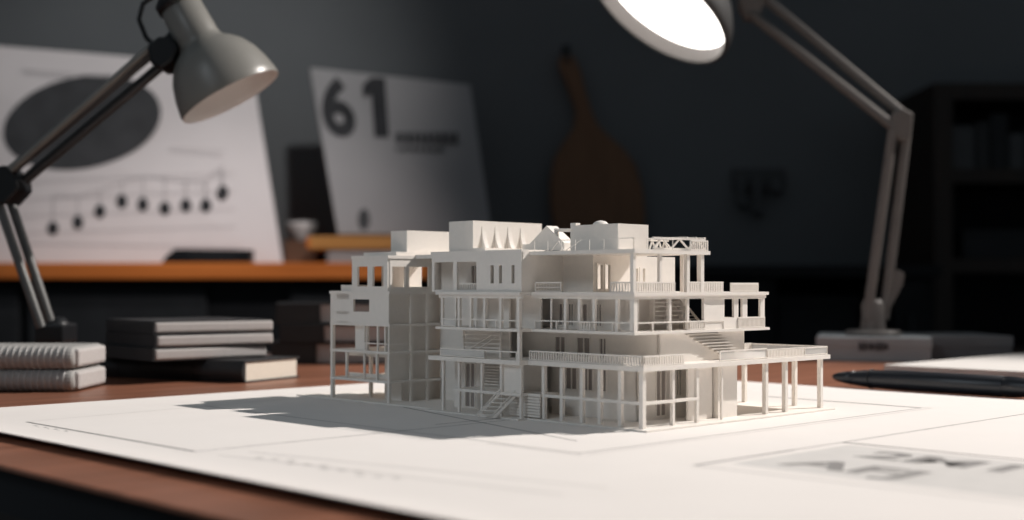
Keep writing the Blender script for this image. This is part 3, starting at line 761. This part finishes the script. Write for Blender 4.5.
# left lamp, switched off
DL = 1.16
og = Vector((*at(56, 345, DL).xy, 0))
ll = thing('desk_lamp', 'grey jointed desk lamp with a bell shade, switched off, at the left', 'desk lamp', og)
foot = at(52, 345, DL)
m = MB(); m.lathe([(0, .0005), (0, .062), (.008, .062), (.012, .058), (.013, .0005)], (foot.x - .045, DL + .055, 0), (0, 0, 1), 40); m.build('base', 'black', ll, og)
m = MB(); q = at(52, 318, DL); m.lathe([(.010, .016), (.030, .013), (q.z - .004, .012), (q.z + .002, .006), (q.z + .002, .0003)], (foot.x, DL + .012, 0), (0, 0, 1), 24)
m.box(foot.x - .013, foot.x + .013, DL - .008, DL + .03, .030, q.z - .004); m.build('base_joint', 'black', ll, og, .002)
e0 = at(3, 183, DL)                                   # elbow
k0 = at(164, 52, DL)                                  # head joint
for dx, dy in ((-7, 0), (7, 0)):
    rod('lower_arm_rod', [at(47 + dx*.8, 326, DL + .006*(1 if dx > 0 else -1)), at(3 + dx*.9, 196, DL + .006*(1 if dx > 0 else -1))], .0042, 'lamp_rod', ll, og)
    rod('upper_arm_rod', [at(8 + dx*.6, 182 + dx*1.0, DL + .006*(1 if dx > 0 else -1)), at(160 + dx*.6, 55 + dx*1.0, DL + .006*(1 if dx > 0 else -1))], .0048, 'lamp_dark', ll, og)
rod('upper_arm_brace', [at(4, 174, DL - .012), at(152, 44, DL - .012)], .0032, 'lamp_grey', ll, og)  # lighter grey rod added as the lit strip between the dark arm rods
m = MB(); m.prism([at(x, y, DL - .018) for x, y in ((-14, 168), (4, 163), (17, 178), (18, 188), (4, 203), (-16, 196))], (0, .036, 0)); m.build('elbow_joint', 'black', ll, og, .002)
m = MB(); m.prism([at(x, y, DL - .018) for x, y in ((146, 44), (158, 34), (172, 36), (178, 46), (172, 60), (160, 68), (150, 62))], (0, .036, 0)); m.build('head_joint', 'black', ll, og, .003)
nA = Vector((.486, .02, -.87)).normalized(); oc = at(231, 95.5, DL); s_ = DL/F
prof = [(0,53),(-3,53.5),(-8,52.8),(-20,50.5),(-34,46),(-46,39),(-54,31),(-58,25.5),(-61,23),(-66,22),(-104,21),(-106,19)]
inner = [(-104,17),(-66,19),(-60,22),(-54,27),(-46,35.5),(-34,43),(-20,48),(-8,50.5),(-.5,51.5)]
m = MB(); m.lathe([(d*s_, r*s_) for d, r in prof], oc, nA, 48); sh = m.build('shade', 'lamp_grey', ll, og)
m = MB(); m.lathe([(d*s_, r*s_) for d, r in inner] + [(0, 53*s_)], oc, nA, 48); m.build('shade_lining', 'lamp_inner', sh, og)
m = MB(); m.lathe([(-40*s_, .0005), (-40*s_, .010), (-52*s_, .013), (-75*s_, .010), (-95*s_, .009), (-95*s_, .0005)], oc, nA, 24); m.build('bulb', 'white_pot', ll, og)
m = MB(); m.lathe([(-103*s_, 17*s_), (-103*s_, 22.5*s_), (-112*s_, 22.5*s_), (-118*s_, 16*s_), (-118*s_, .0003)], oc, nA, 32); m.build('neck_cap', 'black', ll, og)
nk = oc - nA*(88*s_)
m = MB(); m.bar(at(166, 48, DL), at(184, 30, DL), .012, .016); m.build('neck_bracket', 'black', ll, og, .002)
rod('cable', [at(176, -6, DL), at(158, -8, DL), at(143, 2, DL), at(139, 18, DL), at(146, 36, DL), at(156, 46, DL)], .0022, 'black', ll, og)

# right lamp, switched on
DR = 1.42
og = Vector((*at(873, 330, DR).xy, HB))
rl = thing('desk_lamp', 'pale jointed desk lamp shining brightly, standing on the grey cardboard box at the right', 'desk lamp', og)
ft = at(873, 332, DR)
m = MB(); m.lathe([(0, .0003), (0, .030), (.004, .030), (.006, .027), (.007, .0003)], (ft.x, DR, HB), (0, 0, 1), 36); m.build('base', 'lamp_arm', rl, og)
m = MB(); m.lathe([(.005, .014), (.020, .012), (.034, .0125), (.040, .009), (.040, .0003)], (ft.x, DR, HB), (0, 0, 1), 24); m.build('base_joint', 'lamp_arm', rl, og)
for px0, px1, off in ((867, 893, -.006), (884, 907, .006)):
    rod('lower_arm_rod', [at(px0, 318, DR + off), at(px1, 128, DR + off)], .0055, 'lamp_arm', rl, og)
m = MB(); m.prism([at(x, y, DR + .004) for x, y in ((884, 305), (897, 268), (905, 272), (903, 284), (890, 308))], (0, .004, 0)); m.build('tension_plate', 'lamp_arm', rl, og, .001)
m = MB(); m.prism([at(x, y, DR - .010) for x, y in ((892, 114), (903, 106), (914, 112), (912, 134), (904, 140), (892, 132))], (0, .020, 0)); m.build('elbow_joint', 'lamp_arm', rl, og, .002)
HD = 1.50                                          # distance of the lit head
for y0, y1, off in ((126, 14, -.006), (112, -12, .006)):
    rod('upper_arm_rod', [at(894 + (8 if y0 < 120 else 0), y0, DR + off), at(752 + (2 if y0 < 120 else 0), y1, HD + .03 + off)], .0055, 'lamp_arm', rl, og)
m = MB(); m.prism([at(x, y, HD + .022) for x, y in ((738, -14), (756, -22), (766, 0), (760, 16), (748, 18), (740, 4))], (0, .022, 0)); m.build('head_joint', 'lamp_arm', rl, og, .002)
nR = Vector((-.574, -.223, -.81)).normalized(); oc = at(657, 9, HD); s_ = HD/F
m = MB(); m.lathe([(d*s_, r*s_) for d, r in ((0, 77), (1, 78.5), (0, 80), (-8, 80.5), (-18, 77), (-34, 66), (-50, 48), (-62, 36), (-90, 32), (-94, 26), (-94, 1))], oc, nR, 64); sh = m.build('shade', 'lamp_back', rl, og)
m = MB(); m.lathe([(d*s_, r*s_) for d, r in ((0, 77), (-4, 75.8), (-15, 72.5))], oc, nR, 64); m.build('shade_lining', 'lamp_lip', sh, og)
m = MB(); m.lathe([(d*s_, r*s_) for d, r in ((-15, 72.5), (-14.5, 70), (-13.5, 40), (-13.3, .05))], oc, nR, 64); m.build('diffuser', 'glow', rl, og)
m = MB(); m.bar(at(752, -2, HD + .03), oc - nR*(70*s_) + Vector((.02, 0, 0)), .012, .012); m.build('neck_bracket', 'lamp_arm', rl, og, .002)

# ------------------------------------------------------------------ camera
cam = bpy.data.cameras.new('camera'); co = bpy.data.objects.new('camera', cam); COL.objects.link(co)
cam.sensor_width = 36.0; cam.lens = F*36.0/1024; cam.shift_y = (HY - 260.0)/1024
cam.clip_start = 0.01; cam.clip_end = 30
co.location = (0, 0, EYE + DZ + 0.0014); co.rotation_euler = (math.pi/2, 0, 0)
cam.dof.use_dof = True; cam.dof.focus_distance = 0.81; cam.dof.aperture_fstop = 5.4; cam.dof.aperture_blades = 0
S.camera = co

# ------------------------------------------------------------------ light
w = bpy.data.worlds.new('world'); S.world = w; w.use_nodes = True
w.node_tree.nodes['Background'].inputs[0].default_value = (0.80, 0.91, 1.0, 1); w.node_tree.nodes['Background'].inputs[1].default_value = 0.11
def spot(name, loc, aim, energy, angle, blend, size, col):
    l = bpy.data.lights.new(name, 'SPOT'); l.energy = energy; l.spot_size = math.radians(angle); l.spot_blend = blend
    l.shadow_soft_size = size; l.color = col
    o = bpy.data.objects.new(name, l); COL.objects.link(o)
    loc = Vector(loc); aim = Vector(aim); o.location = loc + Vector((0, 0, DZ))
    o.rotation_euler = (aim - loc).to_track_quat('-Z', 'Y').to_euler()
    return o
spot('key_spot', (2.27, 1.66, 2.20), (-0.08, 0.81, 0.0), 620, 25, 0.55, 0.03, (1.0, 0.935, 0.88))
spot('wall_spot', (0.70, 1.20, 1.30), (-0.60, 2.70, 0.05), 85, 25, 1.0, 0.03, (1.0, 0.92, 0.89))
spot('wash_spot', (0.10, 1.60, 1.50), (-0.93, 3.08, 0.36), 60, 46, 1.0, 0.05, (1.0, 0.96, 0.92))
spot('fill_spot', (-1.41, -0.60, 1.32), (-0.02, 0.84, 0.0), 34, 25, 0.6, 0.35, (0.80, 0.91, 1.0))

S.view_settings.view_transform = 'Standard'; S.view_settings.look = 'None'
S.view_settings.gamma = 1.0; S.view_settings.exposure = 0.0; S.view_settings.use_curve_mapping = False
S.cycles.use_denoising = True; S.cycles.max_bounces = 8; S.cycles.diffuse_bounces = 5
S.cycles.caustics_reflective = False; S.cycles.caustics_refractive = False
